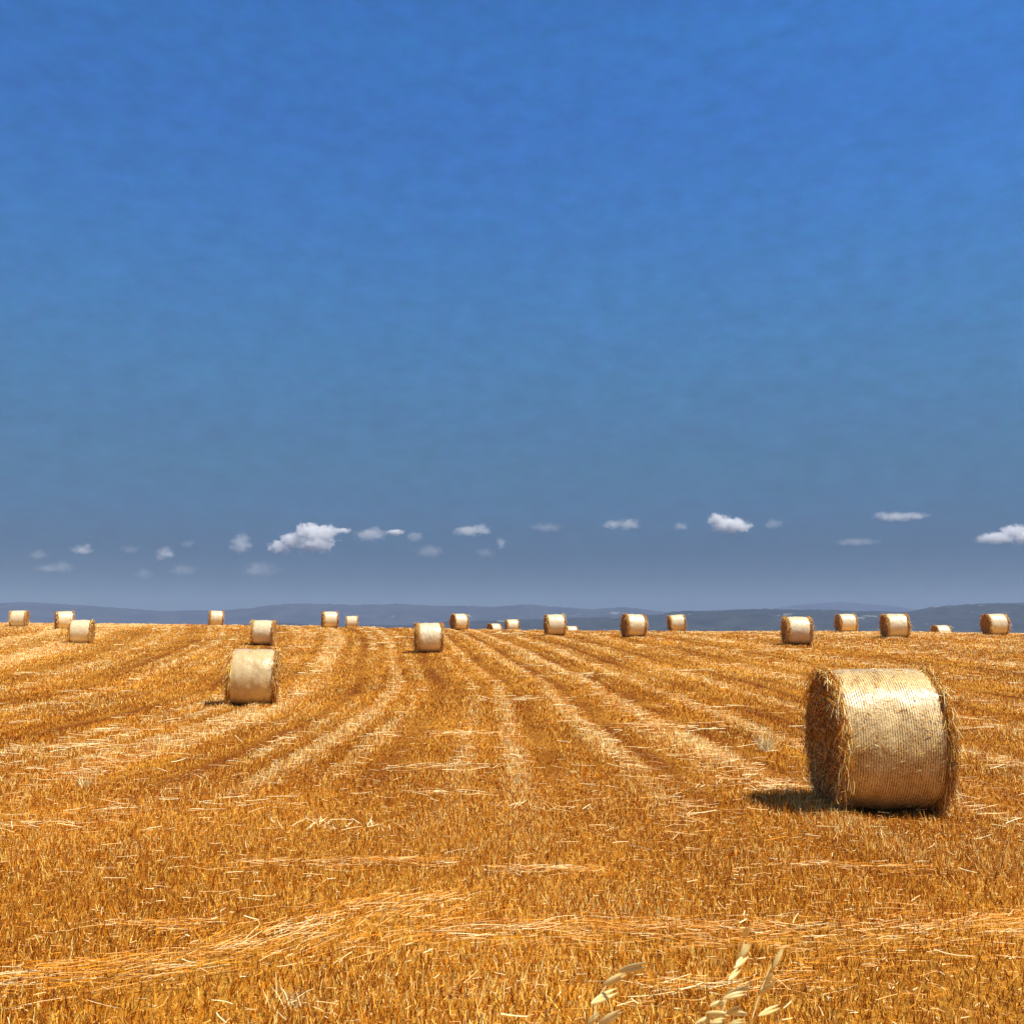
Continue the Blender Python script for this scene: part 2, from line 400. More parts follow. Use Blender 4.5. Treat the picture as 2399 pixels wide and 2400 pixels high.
def px_dir(px, py):
    """pixel of the 2400 px photograph -> ray direction with unit y"""
    u = (px - 1199.5) / 2400; v = (1200 - py) / 2400
    y = cos(PITCH) - v * sin(PITCH); z = sin(PITCH) + v * cos(PITCH)
    return u / y, z / y
def ridge(name, dist, prof, depth, mat, seed, label, rough=3.0):
    """a ridge line with its crest at ground distance dist, falling to the valley front and back"""
    ks = np.array([[px_dir(a, b_)[0] * dist, EYE + px_dir(a, b_)[1] * dist] for a, b_ in prof])
    xs = np.arange(ks[0, 0], ks[-1, 0], dist / 700)
    top = np.interp(xs, ks[:, 0], ks[:, 1])
    kk = np.ones(7) / 7; tp = np.pad(top, 3, mode='edge'); top = np.convolve(tp, kk, 'valid')
    us = np.linspace(-1, 1, 61)
    X = np.repeat(xs[:, None], len(us), 1); U = np.repeat(us[None], len(xs), 0)
    Y = dist + U * depth + 0 * X
    sh = np.cos(U * pi / 2)**1.3
    base = -50.0
    Z = base + (top[:, None] - base) * sh
    und = (fbm(X / (dist * .03), Y / (dist * .05), seed, 5) - .5)
    Z = Z + und * (top[:, None] + 50) * .45 * np.sin(np.abs(U) * pi)
    Z = Z + (fbm(X / (dist * .0035), Y / (dist * .0035), seed + 3, 3) - .5) * rough * 1.7 * (.3 + sh)
    o = link(name, grid_mesh(name, np.stack([X, Y, Z], -1)), mat)
    tag(o, label, kind='structure'); return o
MH = hill_material('wooded_hills', (.006, .014, .010), (.03, .04, .03), .009, .66)
MH2 = hill_material('far_hills', (.010, .02, .018), (.04, .05, .045), .005, .68)
ridge('hills', 10500, [(-700, 1400), (-200, 1412), (0, 1415), (60, 1411), (150, 1416), (200, 1420), (300, 1427), (400, 1434), (520, 1432), (600, 1427), (640, 1420), (750, 1415),
      (830, 1418), (950, 1416), (1020, 1421), (1130, 1425), (1230, 1417), (1330, 1425), (1390, 1429), (1460, 1424), (1520, 1431), (1600, 1440), (1800, 1452), (2300, 1455), (3200, 1450)],
      1900, MH2, 2, 'long blue hills running along the horizon', 9)
ridge('hills', 6300, [(300, 1490), (560, 1464), (640, 1460), (760, 1466), (950, 1466), (1050, 1457), (1200, 1454), (1300, 1450), (1400, 1447), (1530, 1443), (1570, 1435), (1610, 1433), (1680, 1432), (1770, 1428),
      (1860, 1430), (2000, 1433), (2090, 1437), (2140, 1433), (2200, 1421), (2280, 1417), (2399, 1413), (2700, 1405), (3300, 1430)],
      1500, MH, 8, 'nearer dark wooded hills at the right', 6)
ridge('hills', 14300, [(1500, 1470), (1700, 1440), (1800, 1429), (1880, 1417), (1970, 1412), (2050, 1417), (2110, 1425), (2200, 1440), (2400, 1460)],
      1300, MH2, 14, 'faint distant rise behind the right hand hills', 10)

# ------------------------------------------------------------------ haze
def box_mesh(name, lo, hi):
    x0, y0, z0 = lo; x1, y1, z1 = hi
    V = [(x0, y0, z0), (x1, y0, z0), (x1, y1, z0), (x0, y1, z0), (x0, y0, z1), (x1, y0, z1), (x1, y1, z1), (x0, y1, z1)]
    F = [(0, 3, 2, 1), (4, 5, 6, 7), (0, 1, 5, 4), (1, 2, 6, 5), (2, 3, 7, 6), (3, 0, 4, 7)]
    me = bpy.data.meshes.new(name); me.from_pydata(V, [], F); return me
m, nt, b = new_mat('haze'); nt.nodes.remove(b)
pv = nt.nodes.new('ShaderNodeVolumePrincipled')
pv.inputs['Color'].default_value = (.38, .48, .76, 1); pv.inputs['Density'].default_value = 0.00009
pv.inputs['Anisotropy'].default_value = 0.0
nt.links.new(pv.outputs[0], nt.nodes['Material Output'].inputs['Volume'])
hz = link('haze', box_mesh('haze', (-17000, -2600, -60), (17000, 17500, 560)), m)
tag(hz, 'thin blue summer haze over the valley and hills', kind='stuff')

# ------------------------------------------------------------------ stubble
def scatter(y0, y1, dens, spread=.66, extra=3.6):
    """points in a wedge in front of the camera with density dens(y) per square metre"""
    ys = np.linspace(y0, y1, 400); w = 2 * (spread * ys + extra)
    d = dens(ys) * w; cdf = np.concatenate([[0], np.cumsum((d[1:] + d[:-1]) / 2 * np.diff(ys))])
    n = int(cdf[-1]); y = np.interp(RNG.random(n) * cdf[-1], cdf, ys)
    x = (RNG.random(n) * 2 - 1) * (spread * y + extra)
    keep = (np.abs(x) < .60 * y + .8) | (RNG.random(n) < .55)        # a little thinner out to the sides
    return x[keep], y[keep]
BAREA = []
def stub_patch(y0, y1, dens, hmul, wmul, name_seed):
    x, y = scatter(y0, y1, dens)
    s = stripe(x, y); sw = swath_mask(x, y)
    pat = fbm(x * 1.3, y * .6, 41) - .5; big = fbm(x * .22, y * .16, 43) - .5
    keep = RNG.random(len(x)) < np.clip(.80 + .25 * s + .6 * pat - .45 * sw, .25, 1)
    x, y, s, sw, pat, big = [v[keep] for v in (x, y, s, sw, pat, big)]
    n = len(x)
    z = ground_z(x, y) + .02 * np.clip(s, -1.5, 1.5) + .05 * (fbm(x * .9, y * .5, 11) - .5)
    h = (.036 + .048 * RNG.random(n)**1.7) * (1 + .35 * np.clip(s, -1, 1) + .8 * pat) * hmul(y)
    h *= np.where(RNG.random(n) < .02, 1.7, 1)
    w = (.0042 + .0025 * RNG.random(n)) * wmul(y)
    lean = RNG.normal(size=(n, 2)) * .34 + np.array([.04, 0])
    flat = RNG.random(n) < .30
    lean[flat] *= 6
    D = np.stack([lean[:, 0], lean[:, 1], np.ones(n)], 1); D /= np.linalg.norm(D, axis=1, keepdims=True)
    D[:, 2] = np.maximum(D[:, 2], .05)
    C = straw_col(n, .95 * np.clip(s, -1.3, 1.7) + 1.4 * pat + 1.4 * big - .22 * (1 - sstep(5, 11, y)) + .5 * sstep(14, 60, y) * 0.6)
    P0 = np.stack([x, y, z - .01], 1)
    az = RNG.normal(size=n) * .8
    return blades(P0, D, h, w, C, az)
def merge(parts):
    V, Q, C = [], [], []; o = 0
    for v, q, c in parts:
        V.append(v); Q.append(q + o); C.append(c); o += len(v)
    return np.concatenate(V), np.concatenate(Q), np.concatenate(C)
one = lambda y: 1 + 0 * y
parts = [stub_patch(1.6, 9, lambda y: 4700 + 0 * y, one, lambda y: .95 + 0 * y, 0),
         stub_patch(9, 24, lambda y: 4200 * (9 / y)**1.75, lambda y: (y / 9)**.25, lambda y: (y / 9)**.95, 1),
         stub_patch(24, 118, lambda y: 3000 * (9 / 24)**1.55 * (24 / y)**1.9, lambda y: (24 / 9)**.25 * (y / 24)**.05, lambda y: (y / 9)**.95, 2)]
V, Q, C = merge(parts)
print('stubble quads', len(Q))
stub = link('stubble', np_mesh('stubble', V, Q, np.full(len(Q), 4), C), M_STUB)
tag(stub, 'cut golden stubble standing all over the field', kind='stuff')

# ------------------------------------------------------------------ loose cut straw lying in swaths and patches
def laid(x, y, dirang, L_, W_, lift, pale):
    n = len(x)
    z = ground_z(x, y) + .02 * np.clip(stripe(x, y), -1.5, 1.5) + lift
    el = RNG.normal(size=n) * .07
    D = np.stack([np.cos(dirang) * np.cos(el), np.sin(dirang) * np.cos(el), np.sin(el)], 1)
    k = np.clip(pale + RNG.normal(size=n) * .28, 0, 1)[:, None]
    C = (GOLD * 1.05) * (1 - k) + PALE * k
    P0 = np.stack([x, y, z], 1) - D * (L_ * .5)[:, None]
    side = np.cross(D, np.array([0, 0, 1.0])) + RNG.normal(size=(n, 3)) * .4
    cu = RNG.normal(size=(n, 3)) * np.array([.12, .12, .07])
    return ribbons(P0, D, L_, W_, np.clip(C, 0, 1), 3, side=side, taper=.8, curl=cu)
parts = []
for pts, w, cnt in SWATHS:
    p = np.array(pts); seg = np.hypot(*np.diff(p, axis=0).T); cs = np.r_[0, np.cumsum(seg)]
    cnt = int(cnt * 2.6)
    u = RNG.random(cnt * 2) * cs[-1]; u = u[RNG.random(len(u)) < np.clip(2.4 * vnoise(u * 1.6, u * 0 + w * 50, 91) - .5, .06, 1)][:cnt]; cnt = len(u)
    x = np.interp(u, cs, p[:, 0]); y = np.interp(u, cs, p[:, 1])
    x2 = np.interp(u + .05, cs, p[:, 0]); y2 = np.interp(u + .05, cs, p[:, 1]); x1 = np.interp(u - .05, cs, p[:, 0]); y1 = np.interp(u - .05, cs, p[:, 1])
    a = np.arctan2(y2 - y1, x2 - x1)
    off = RNG.normal(size=cnt) * w * (.45 + 1.0 * vnoise(u * 1.3, u * 0, 77))
    x = x - np.sin(a) * off + RNG.normal(size=cnt) * .05; y = y + np.cos(a) * off
    core = np.exp(-(off / w)**2)
    parts.append(laid(x, y, a + RNG.normal(size=cnt) * .30, .05 + .17 * RNG.random(cnt)**1.3, .0028 + .0022 * RNG.random(cnt), .035 + .04 * RNG.random(cnt) * core, .05 + .75 * vnoise(u * 2.5, off * 12, 5)**1.6 * core))
# patches between the rows
for i in range(330):
    yy = 9.0 * (95 / 9.0)**RNG.random(); xx = (RNG.random() * 2 - 1) * .62 * yy
    s0 = float(stripe(np.array([xx]), np.array([yy]))[0])
    if RNG.random() > .25 + .8 * s0: continue
    k = max(1, yy / 9)
    cnt = int(RNG.integers(14, 70)); size = .18 + .5 * RNG.random()
    base = RNG.normal() * .35 + (0 if RNG.random() < .7 else 1.3)
    x = xx + RNG.normal(size=cnt) * size * (1 + .15 * k); y = yy + RNG.normal(size=cnt) * size * (.35 + .12 * k)
    parts.append(laid(x, y, base + RNG.normal(size=cnt) * .35, (.12 + .22 * RNG.random(cnt)) * k**.4, .006 * k**.85 + 0 * x, .05 + .03 * RNG.random(cnt), .62 + 0 * x))
# chaff following the pale rows
x, y = scatter(9, 112, lambda y: 150 * (9 / y)**1.55)
s = stripe(x, y); keep = RNG.random(len(x)) < np.clip(.9 * s - .1 + .9 * (fbm(x * .6, y * .3, 61) - .55), 0, 1)
x, y = x[keep], y[keep]; k = np.maximum(1, y / 9)
parts.append(laid(x, y, RNG.normal(size=len(x)) * .7, (.10 + .2 * RNG.random(len(x))) * k**.35, .006 * k**.8, .05 + .04 * RNG.random(len(x)) * k**.3, .5 + 0 * x))
# single straws scattered near the camera
x, y = scatter(1.8, 14, lambda y: 190 + 0 * y)      # chopped chaff and leaf bits
parts.append(laid(x, y, RNG.random(len(x)) * 6.3, .015 + .045 * RNG.random(len(x)), .003 + .003 * RNG.random(len(x)), .02 + .04 * RNG.random(len(x)), .0 + .4 * RNG.random(len(x))))
x, y = scatter(1.8, 20, lambda y: 7 + 0 * y)
parts.append(laid(x, y, RNG.normal(size=len(x)) * .9, .05 + .16 * RNG.random(len(x)), .004 + .003 * RNG.random(len(x)), .05 + .04 * RNG.random(len(x)), .55 + 0 * x))
V, Q, C = merge(parts)
print('laid quads', len(Q))
cut = link('cut_straw', np_mesh('cut_straw', V, Q, np.full(len(Q), 4), C), M_CUT)
tag(cut, 'pale loose straw lying in swaths and patches on the stubble', kind='stuff')

# ------------------------------------------------------------------ bales
R, HW = .75, .50            # radius, half width of the netted part
def make_bale_meshes(lod, seed):
    rng = np.random.default_rng(seed)
    nx, na = {0: (260, 220), 1: (50, 96), 2: (24, 56)}[lod]
    # net wrapped drum
    HW = .505 if lod == 0 else .54
    xs = np.linspace(-HW, HW, nx); an = np.linspace(0, 2 * pi, na, endpoint=False)
    X, A = np.meshgrid(xs, an, indexing='ij')
    lump = fbm(X * 5 + seed, np.abs(((A / (2 * pi) * 8 + 4) % 8) - 4) * 2.2, seed, 4) - .5
    r = R - .008 - .030 * np.abs(X / HW)**4 + (.034 if lod == 0 else .042) * lump
    if lod == 0: r += .0014 * np.sin(2 * pi * X / .0245 + 2.0 * vnoise(X * 12, A * 1.5, seed))
    P = np.stack([X, r * np.sin(A), R + r * np.cos(A)], -1)
    P[..., 2] = np.maximum(P[..., 2], .022)                    # it sits on a flattened strip
    net = grid_mesh('net_wrap', P, wrap_v=True)
    # straw core: both flat ends with a rounded rim
    prof = [(HW - .035, .94), (HW - .005, .962), (HW + .02, .985), (HW + .045, .965), (HW + .06, .92), (HW + .058, .8), (HW + .05, .6), (HW + .055, .4), (HW + .04, .2), (HW + .05, .0)]
    if lod > 0: prof = [(HW + (a_ - HW) * (1.8 if a_ > HW else 1), b_) for a_, b_ in prof]
    if lod == 0:
        pr = np.array(prof); t = np.linspace(0, 1, 40); tt = np.linspace(0, 1, len(pr))
        prof = list(zip(np.interp(t, tt, pr[:, 0]), np.interp(t, tt, pr[:, 1])))
    pr = np.array(prof); n_in = 3
    full = [(-a_, b_) for a_, b_ in prof[::-1]] + [(x_, .93) for x_ in np.linspace(-HW + .08, HW - .08, n_in)] + list(prof)
    pr = np.array(full); U, A2 = np.meshgrid(np.arange(len(pr)), an, indexing='ij')
    px_ = pr[U, 0]; rr_ = pr[U, 1] * R; sg_ = np.sign(px_)
    y_ = rr_ * np.sin(A2); z_ = rr_ * np.cos(A2); endm = (np.abs(px_) > HW)
    px_ = px_ + sg_ * (fbm(y_ * 9 + 20 * sg_, z_ * 9, seed + 5, 4) - .5) * .07 * endm
    rr2 = 1 + (fbm(y_ * 5 + 3, z_ * 5 + sg_, seed + 9, 3) - .5) * .05 * endm
    Pp = np.stack([px_, y_ * rr2, R + z_ * rr2], -1); Pp[..., 2] = np.maximum(Pp[..., 2], .005)
    core = grid_mesh('straw_core', Pp, wrap_v=True)
    # loose straw on rim and ends
    nrim, nface, nnet, wd = {0: (3400, 3000, 900, .0060), 1: (1700, 700, 120, .0105), 2: (420, 140, 0, .020)}[lod]
    out = []
    for s in (-1, 1):
        a = rng.random(nrim) * 2 * pi
        x0 = s * (HW + (rng.normal(size=nrim) * .026 + .026) * (1.9 if lod else 1))
        rad = np.stack([0 * a, np.sin(a), np.cos(a)], 1); tan_ = np.stack([0 * a, np.cos(a), -np.sin(a)], 1)
        P0 = np.stack([x0, 0 * a, R + 0 * a], 1) + rad * (R * .975)[..., None] if False else np.stack([x0, 0 * a, R + 0 * a], 1) + rad * R * .972
        sg = np.where(rng.random(nrim) < .5, -1, 1)
        down = np.sign(-tan_[:, 2]); sg = np.where(rng.random(nrim) < .75, down * -1, sg)    # most hang downwards
        sg = np.where(np.abs(tan_[:, 2]) < .3, np.where(rng.random(nrim) < .5, -1, 1), np.where(rng.random(nrim) < .72, -np.sign(tan_[:, 2]), np.sign(tan_[:, 2])))
        D = tan_ * sg[:, None] * 1.0 + rad * (.08 + .16 * rng.random(nrim))[:, None] + np.array([s, 0, 0]) * (rng.random(nrim) * (.34 if lod == 0 else .8) - .08)[:, None] + np.array([0, 0, -.15]) + rng.normal(size=(nrim, 3)) * .24
        D /= np.linalg.norm(D, axis=1, keepdims=True)
        Ln = (.06 + .17 * rng.random(nrim)**1.6) * np.where(rng.random(nrim) < .06, 1.8, 1)
        cc = straw_col(nrim, .85 + .3 * rng.normal(size=nrim), rng)
        out.append(ribbons(P0, D, Ln, wd * (.7 + .6 * rng.random(nrim)), cc, 3, sag=Ln * .18, taper=.6, curl=rng.normal(size=(nrim, 3)) * .25))
        rr_ = R * .95 * np.sqrt(rng.random(nface)); a = rng.random(nface) * 2 * pi
        rad = np.stack([0 * a, np.sin(a), np.cos(a)], 1); tan_ = np.stack([0 * a, np.cos(a), -np.sin(a)], 1)
        P0 = np.stack([s * (HW + (.085 if lod else .045) + 0 * a), 0 * a, R + 0 * a], 1) + rad * rr_[:, None]
        D = tan_ * np.where(rng.random(nface) < .5, -1, 1)[:, None] + rad * rng.normal(size=nface)[:, None] * .7 + np.array([s, 0, 0]) * (rng.random(nface) * .55)[:, None] + np.array([0, 0, -.3])
        D /= np.linalg.norm(D, axis=1, keepdims=True)
        Ln = .05 + .11 * rng.random(nface)
        cc = straw_col(nface, .25 + .3 * rng.normal(size=nface), rng)
        out.append(ribbons(P0, D, Ln, wd * (.7 + .6 * rng.random(nface)), cc, 2, sag=Ln * .1, taper=.6))
    if nnet:
        a = rng.random(nnet) * 2 * pi; x0 = (rng.random(nnet) * 2 - 1) * HW * .95
        rad = np.stack([0 * a, np.sin(a), np.cos(a)], 1); tan_ = np.stack([0 * a, np.cos(a), -np.sin(a)], 1)
        P0 = np.stack([x0, 0 * a, R + 0 * a], 1) + rad * (R - .002)
        D = tan_ * rng.normal(size=nnet)[:, None] + np.array([1, 0, 0]) * rng.normal(size=nnet)[:, None] + rad * .1
        D /= np.linalg.norm(D, axis=1, keepdims=True)
        out.append(ribbons(P0, D, .02 + .05 * rng.random(nnet), wd * .9 + 0 * a, straw_col(nnet, .9 + 0 * a, rng), 1, taper=.7))
    V, Q, C = merge(out); V[:, 2] = np.maximum(V[:, 2], .01)
    fr = np_mesh('loose_straw', V, Q, np.full(len(Q), 4), C)
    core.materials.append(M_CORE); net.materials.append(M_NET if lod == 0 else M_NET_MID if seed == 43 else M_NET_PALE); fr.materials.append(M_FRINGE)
    return core, net, fr
def build_bale(lod, seed):
    t = empty('hay_bale', (0, 0, 0), None, 'hay bale', 'round hay bales standing in the stubble field')
    for nm, me in zip(('straw_core', 'net_wrap', 'loose_straw'), make_bale_meshes(lod, seed)):
        o = link(nm, me, None, t)
        if nm == 'loose_straw': o['kind'] = 'stuff'
    return t
def copy_bale(src):
    t = src.copy(); COL.objects.link(t)
    for ch in list(src.children):
        c = ch.copy(); COL.objects.link(c); c.parent = t
    return t
LABELS = dict(
    B1='small pale bale on the skyline nearest the left edge of the photo',
    B2='small tipped bale half behind a bigger one at the left of the field',
    B3='bale at the left standing just in front of a tipped bale',
    B4='small pale bale alone on the skyline above and left of the nearest left bale',
    B5='mid distance bale directly behind the large left bale',
    B6='large net wrapped bale in the left middle ground, second biggest of all',
    B7='small bale on the skyline left of centre, larger of a close pair',
    B8='tiny bale on the crest just right of a larger skyline bale, left of centre',
    B9='mid distance bale at the centre with a thin shadow on its left',
    B10='skyline bale with a wide dark end just behind the centre bale',
    B11='bale sunk behind the crest at the centre, only its top showing between two bales',
    B12='small bale on the crest right of the half hidden central one',
    B13='upright bale right of centre with a half hidden bale at its right side',
    B14='top of a bale behind the crest touching the right side of a bigger bale',
    B15='bale right of centre turned to show its round left end',
    B16='small tilted bale on the skyline right of the one showing its round end',
    B17='bale standing on open stubble directly behind the biggest bale, left of its top',
    B18='smaller skyline bale between two bigger ones above the biggest bale',
    B19='skyline bale above the right half of the biggest bale',
    B20='half sunken bale behind the crest between the two rightmost whole bales',
    B21='skyline bale nearest the right edge of the photo with a dark round end',
    B22='biggest bale, close in the right foreground, net ridges and bright sheen')
protos = {}
def get_bale(lod, var):
    key = (lod, var)
    if key not in protos:
        protos[key] = build_bale(lod, 30 + lod * 10 + var); return protos[key]
    return copy_bale(protos[key])
for i, (nm, bx, by, yaw, roll) in enumerate(BALES):
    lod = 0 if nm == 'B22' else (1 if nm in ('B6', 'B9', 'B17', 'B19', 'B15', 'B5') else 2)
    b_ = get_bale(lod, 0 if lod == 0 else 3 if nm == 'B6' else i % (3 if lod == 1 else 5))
    gz = float(ground_z(np.array([bx]), np.array([by]))[0])
    b_.location = (bx, by, gz - (.0 if lod == 0 else .02) + (.04 if roll else 0))
    b_.rotation_euler = (0, radians(roll + (0 if lod == 0 else RNG.normal() * 1.0)), radians(yaw))
    b_.location.z += 0
    b_['label'] = LABELS[nm]

# ------------------------------------------------------------------ straw tufts
def px_ground(px, py):
    dx, dz = px_dir(px, py); Y = np.geomspace(2, 120, 6000)
    h = EYE + dz * Y - ground_z(dx * Y, Y); i = int(np.argmax(h < 0)); return dx * Y[i], Y[i]
for px, py, n, H, lab in [(1795, 1762, 130, .34, 'pale tuft of uncut straw left of the biggest bale'),
                          (200, 1845, 34, .2, 'small pale straw tuft low in the left middle ground'),
                          (680, 2360, 40, .15, 'bleached straw tuft at the bottom left of the field')]:
    x, y = px_ground(px, py); z = float(ground_z(np.array([x]), np.array([y]))[0])
    k = y / 9
    a = RNG.normal(size=n) * .35; D = np.stack([np.sin(a), RNG.normal(size=n) * .25, np.cos(a)], 1); D /= np.linalg.norm(D, axis=1, keepdims=True)
    P0 = np.stack([RNG.normal(size=n) * .05, RNG.normal(size=n) * .05, 0 * a], 1)
    V, Q, C = ribbons(P0, D, H * (.5 + .6 * RNG.random(n)), .006 * max(k, .8) + 0 * a, np.clip(np.array([1, .85, .45]) * (.7 + .3 * RNG.random((n, 1))), 0, 1), 3, sag=.03 + .05 * RNG.random(n), taper=.4)
    o = link('straw_tuft', np_mesh('straw_tuft', V, Q, np.full(len(Q), 4), C), M_CUT, loc=(x, y, z))
    tag(o, lab, 'straw tuft', 'tufts of pale straw in the stubble')

# ------------------------------------------------------------------ wild oats close to the camera
def oat_mat(name, c0, c1, rough):
    m, nt, b = new_mat(name); L = nt.links.new; N = nt.nodes.new
    tcn = N('ShaderNodeTexCoord'); n1 = N('ShaderNodeTexNoise'); n1.inputs['Scale'].default_value = 60
    L(tcn.outputs['Object'], n1.inputs['Vector'])
    mx = N('ShaderNodeMix'); mx.data_type = 'RGBA'; L(n1.outputs[0], mx.inputs[0]); mx.inputs[6].default_value = (*c0, 1); mx.inputs[7].default_value = (*c1, 1)
    L(mx.outputs[2], b.inputs['Base Color']); b.inputs['Roughness'].default_value = rough
    b.inputs['Specular IOR Level'].default_value = .6
    return m
M_OAT = oat_mat('oat_husk', (.70, .50, .13), (.90, .76, .36), .33)
M_STEM = oat_mat('oat_stem', (.62, .40, .10), (.74, .52, .18), .5)
def spikelet_mesh(tip, base, wid, rng):
    """two long papery husks splayed from the base, slightly open"""
    tip = np.array(tip); base = np.array(base); ax = tip - base; Ln = np.linalg.norm(ax); ax = ax / Ln
    u = np.cross(ax, [0, 1, 0]); u /= np.linalg.norm(u); v = np.cross(ax, u)
    VV, QQ = [], []; off = 0
    for s in (-1, 1):
        d = ax + u * s * .045 + v * rng.normal() * .05
        nL, nA = 12, 8
        ts = np.linspace(0, 1, nL); prof = np.sin(pi * np.clip(ts, 0.02, .985)**.72)**.9 * wid * .5
        A = np.linspace(0, 2 * pi, nA, endpoint=False)
        c = base + d[None] * (ts * Ln)[:, None] + u * (s * wid * .18 * np.sin(pi * ts))[:, None]
        P = c[:, None] + u * (np.cos(A)[None] * prof[:, None])[..., None] + v * (np.sin(A)[None] * prof[:, None] * .55)[..., None]
        idx = np.arange(nL * nA).reshape(nL, nA); idx = np.concatenate([idx, idx[:, :1]], 1)
        q = np.stack([idx[:-1, :-1], idx[1:, :-1], idx[1:, 1:], idx[:-1, 1:]], -1).reshape(-1, 4)
        VV.append(P.reshape(-1, 3)); QQ.append(q + off); off += nL * nA
    return np_mesh('spikelet', np.concatenate(VV), np.concatenate(QQ), np.full(sum(map(len, QQ)), 4), None, True)
def tube_mesh(name, lines, rad):
    VV, QQ = [], []; off = 0
    for pts, r0, r1 in lines:
        p = np.array(pts, float); t = np.linspace(0, 1, len(p)); tt = np.linspace(0, 1, max(len(p), 14))
        # smooth resample
        pp = np.stack([np.interp(tt, t, p[:, i]) for i in range(3)], 1)
        for _ in range(3): pp[1:-1] = (pp[:-2] + 2 * pp[1:-1] + pp[2:]) / 4
        d = np.gradient(pp, axis=0); d /= np.linalg.norm(d, axis=1, keepdims=True)
        u = np.cross(d, [0.1, 1, .05]); u /= np.linalg.norm(u, axis=1, keepdims=True); v = np.cross(d, u)
        A = np.linspace(0, 2 * pi, 6, endpoint=False); rr_ = np.linspace(r0, r1, len(pp))
        P = pp[:, None] + u[:, None] * (np.cos(A)[None] * rr_[:, None])[..., None] + v[:, None] * (np.sin(A)[None] * rr_[:, None])[..., None]
        idx = np.arange(len(pp) * 6).reshape(-1, 6); idx = np.concatenate([idx, idx[:, :1]], 1)
        q = np.stack([idx[:-1, :-1], idx[1:, :-1], idx[1:, 1:], idx[:-1, 1:]], -1).reshape(-1, 4)
        VV.append(P.reshape(-1, 3)); QQ.append(q + off); off += len(pp) * 6
    return np_mesh(name, np.concatenate(VV), np.concatenate(QQ), np.full(sum(map(len, QQ)), 4), None, True)
def oat(foot, dist, spine, spikes, label, seed):
    rng = np.random.default_rng(seed)
    at = lambda px, py, d: np.array([px_dir(px, py)[0] * d, d, EYE + px_dir(px, py)[1] * d])
    f = np.array([foot[0], foot[1], float(ground_z(np.array([foot[0]]), np.array([foot[1]]))[0])])
    t = empty('wild_oat', tuple(f), label, 'grass plant', 'wild oat stalks in front of the camera')
    sp = [at(px, py, dist + .02 * j) for j, (px, py) in enumerate(spine)]
    low = [f * 0, (sp[0] - f) * .35 + np.array([-.02, 0, .04]), (sp[0] - f) * .7 + np.array([-.02, 0, .05])]
    lines = [(low + [p - f for p in sp], .0019, .0006)]
    me_sp = []
    for tipx, tipy, bx, by, w in spikes:
        dd = dist + rng.normal() * .035
        tip = at(tipx, tipy, dd + rng.normal() * .012) - f; base = at(bx, by, dd) - f
        k = min(range(len(sp)), key=lambda j: np.linalg.norm(sp[j] - f - base)); root = sp[k] - f
        mid = (root + base) / 2 + np.array([0, 0, .012])
        lines.append(([root, mid, base], .0005, .0004))
        me_sp.append(spikelet_mesh(tip, base, w * .62 * dist / 2400, rng))
    link('stem', tube_mesh('stem', lines, 0), M_STEM, t)
    for me in me_sp: link('spikelet', me, M_OAT, t)
    # one dry leaf low on the stem
    nL = 10; ts = np.linspace(0, 1, nL); rt = low[1]
    c = rt + np.stack([.16 * ts, .05 * ts, .16 * ts - .22 * ts**2], 1)
    wv = .004 * np.sin(pi * np.clip(ts, .08, .97))
    P = np.stack([c - np.array([0, 1, 0]) * wv[:, None], c + np.array([0, 0, -.001]), c + np.array([0, 1, 0]) * wv[:, None]], 1)
    link('leaf', grid_mesh('leaf', P), M_STEM, t)
    return t
oat((.17, 1.5), 1.45, [(1395, 2500), (1392, 2420), (1388, 2370), (1400, 2330), (1425, 2300), (1462, 2272)],
    [(1520, 2261, 1449, 2278, 19), (1468, 2284, 1412, 2310, 19), (1448, 2321, 1384, 2353, 20), (1459, 2369, 1401, 2404, 20), (1408, 2372, 1374, 2402, 15), (1440, 2410, 1390, 2440, 18)],
    'drooping wild oat stalk, the leftmost of the three at the bottom edge', 3)
oat((.36, 1.42), 1.35, [(1655, 2520), (1668, 2430), (1690, 2370), (1712, 2320), (1728, 2270), (1742, 2215), (1750, 2180)],
    [(1753, 2168, 1743, 2203, 14), (1758, 2211, 1732, 2246, 17), (1753, 2238, 1720, 2270, 17), (1735, 2270, 1707, 2298, 13), (1764, 2309, 1698, 2335, 14), (1749, 2327, 1693, 2341, 14),
     (1702, 2347, 1661, 2360, 14), (1712, 2380, 1653, 2375, 15), (1752, 2378, 1702, 2374, 14), (1737, 2361, 1700, 2378, 13), (1672, 2385, 1628, 2402, 17), (1703, 2391, 1663, 2399, 13), (1748, 2392, 1706, 2402, 12),
     (1690, 2410, 1640, 2430, 16)],
    'densest wild oat stalk, in the middle of the three at the bottom edge', 5)
oat((.47, 1.5), 1.45, [(1745, 2520), (1752, 2430), (1762, 2380), (1775, 2340), (1790, 2300), (1806, 2262)],
    [(1835, 2222, 1809, 2272, 13), (1811, 2278, 1792, 2310, 12), (1815, 2302, 1778, 2333, 15), (1826, 2358, 1776, 2382, 15)],
    'thin wild oat stalk with few bright husks, rightmost of the three', 9)

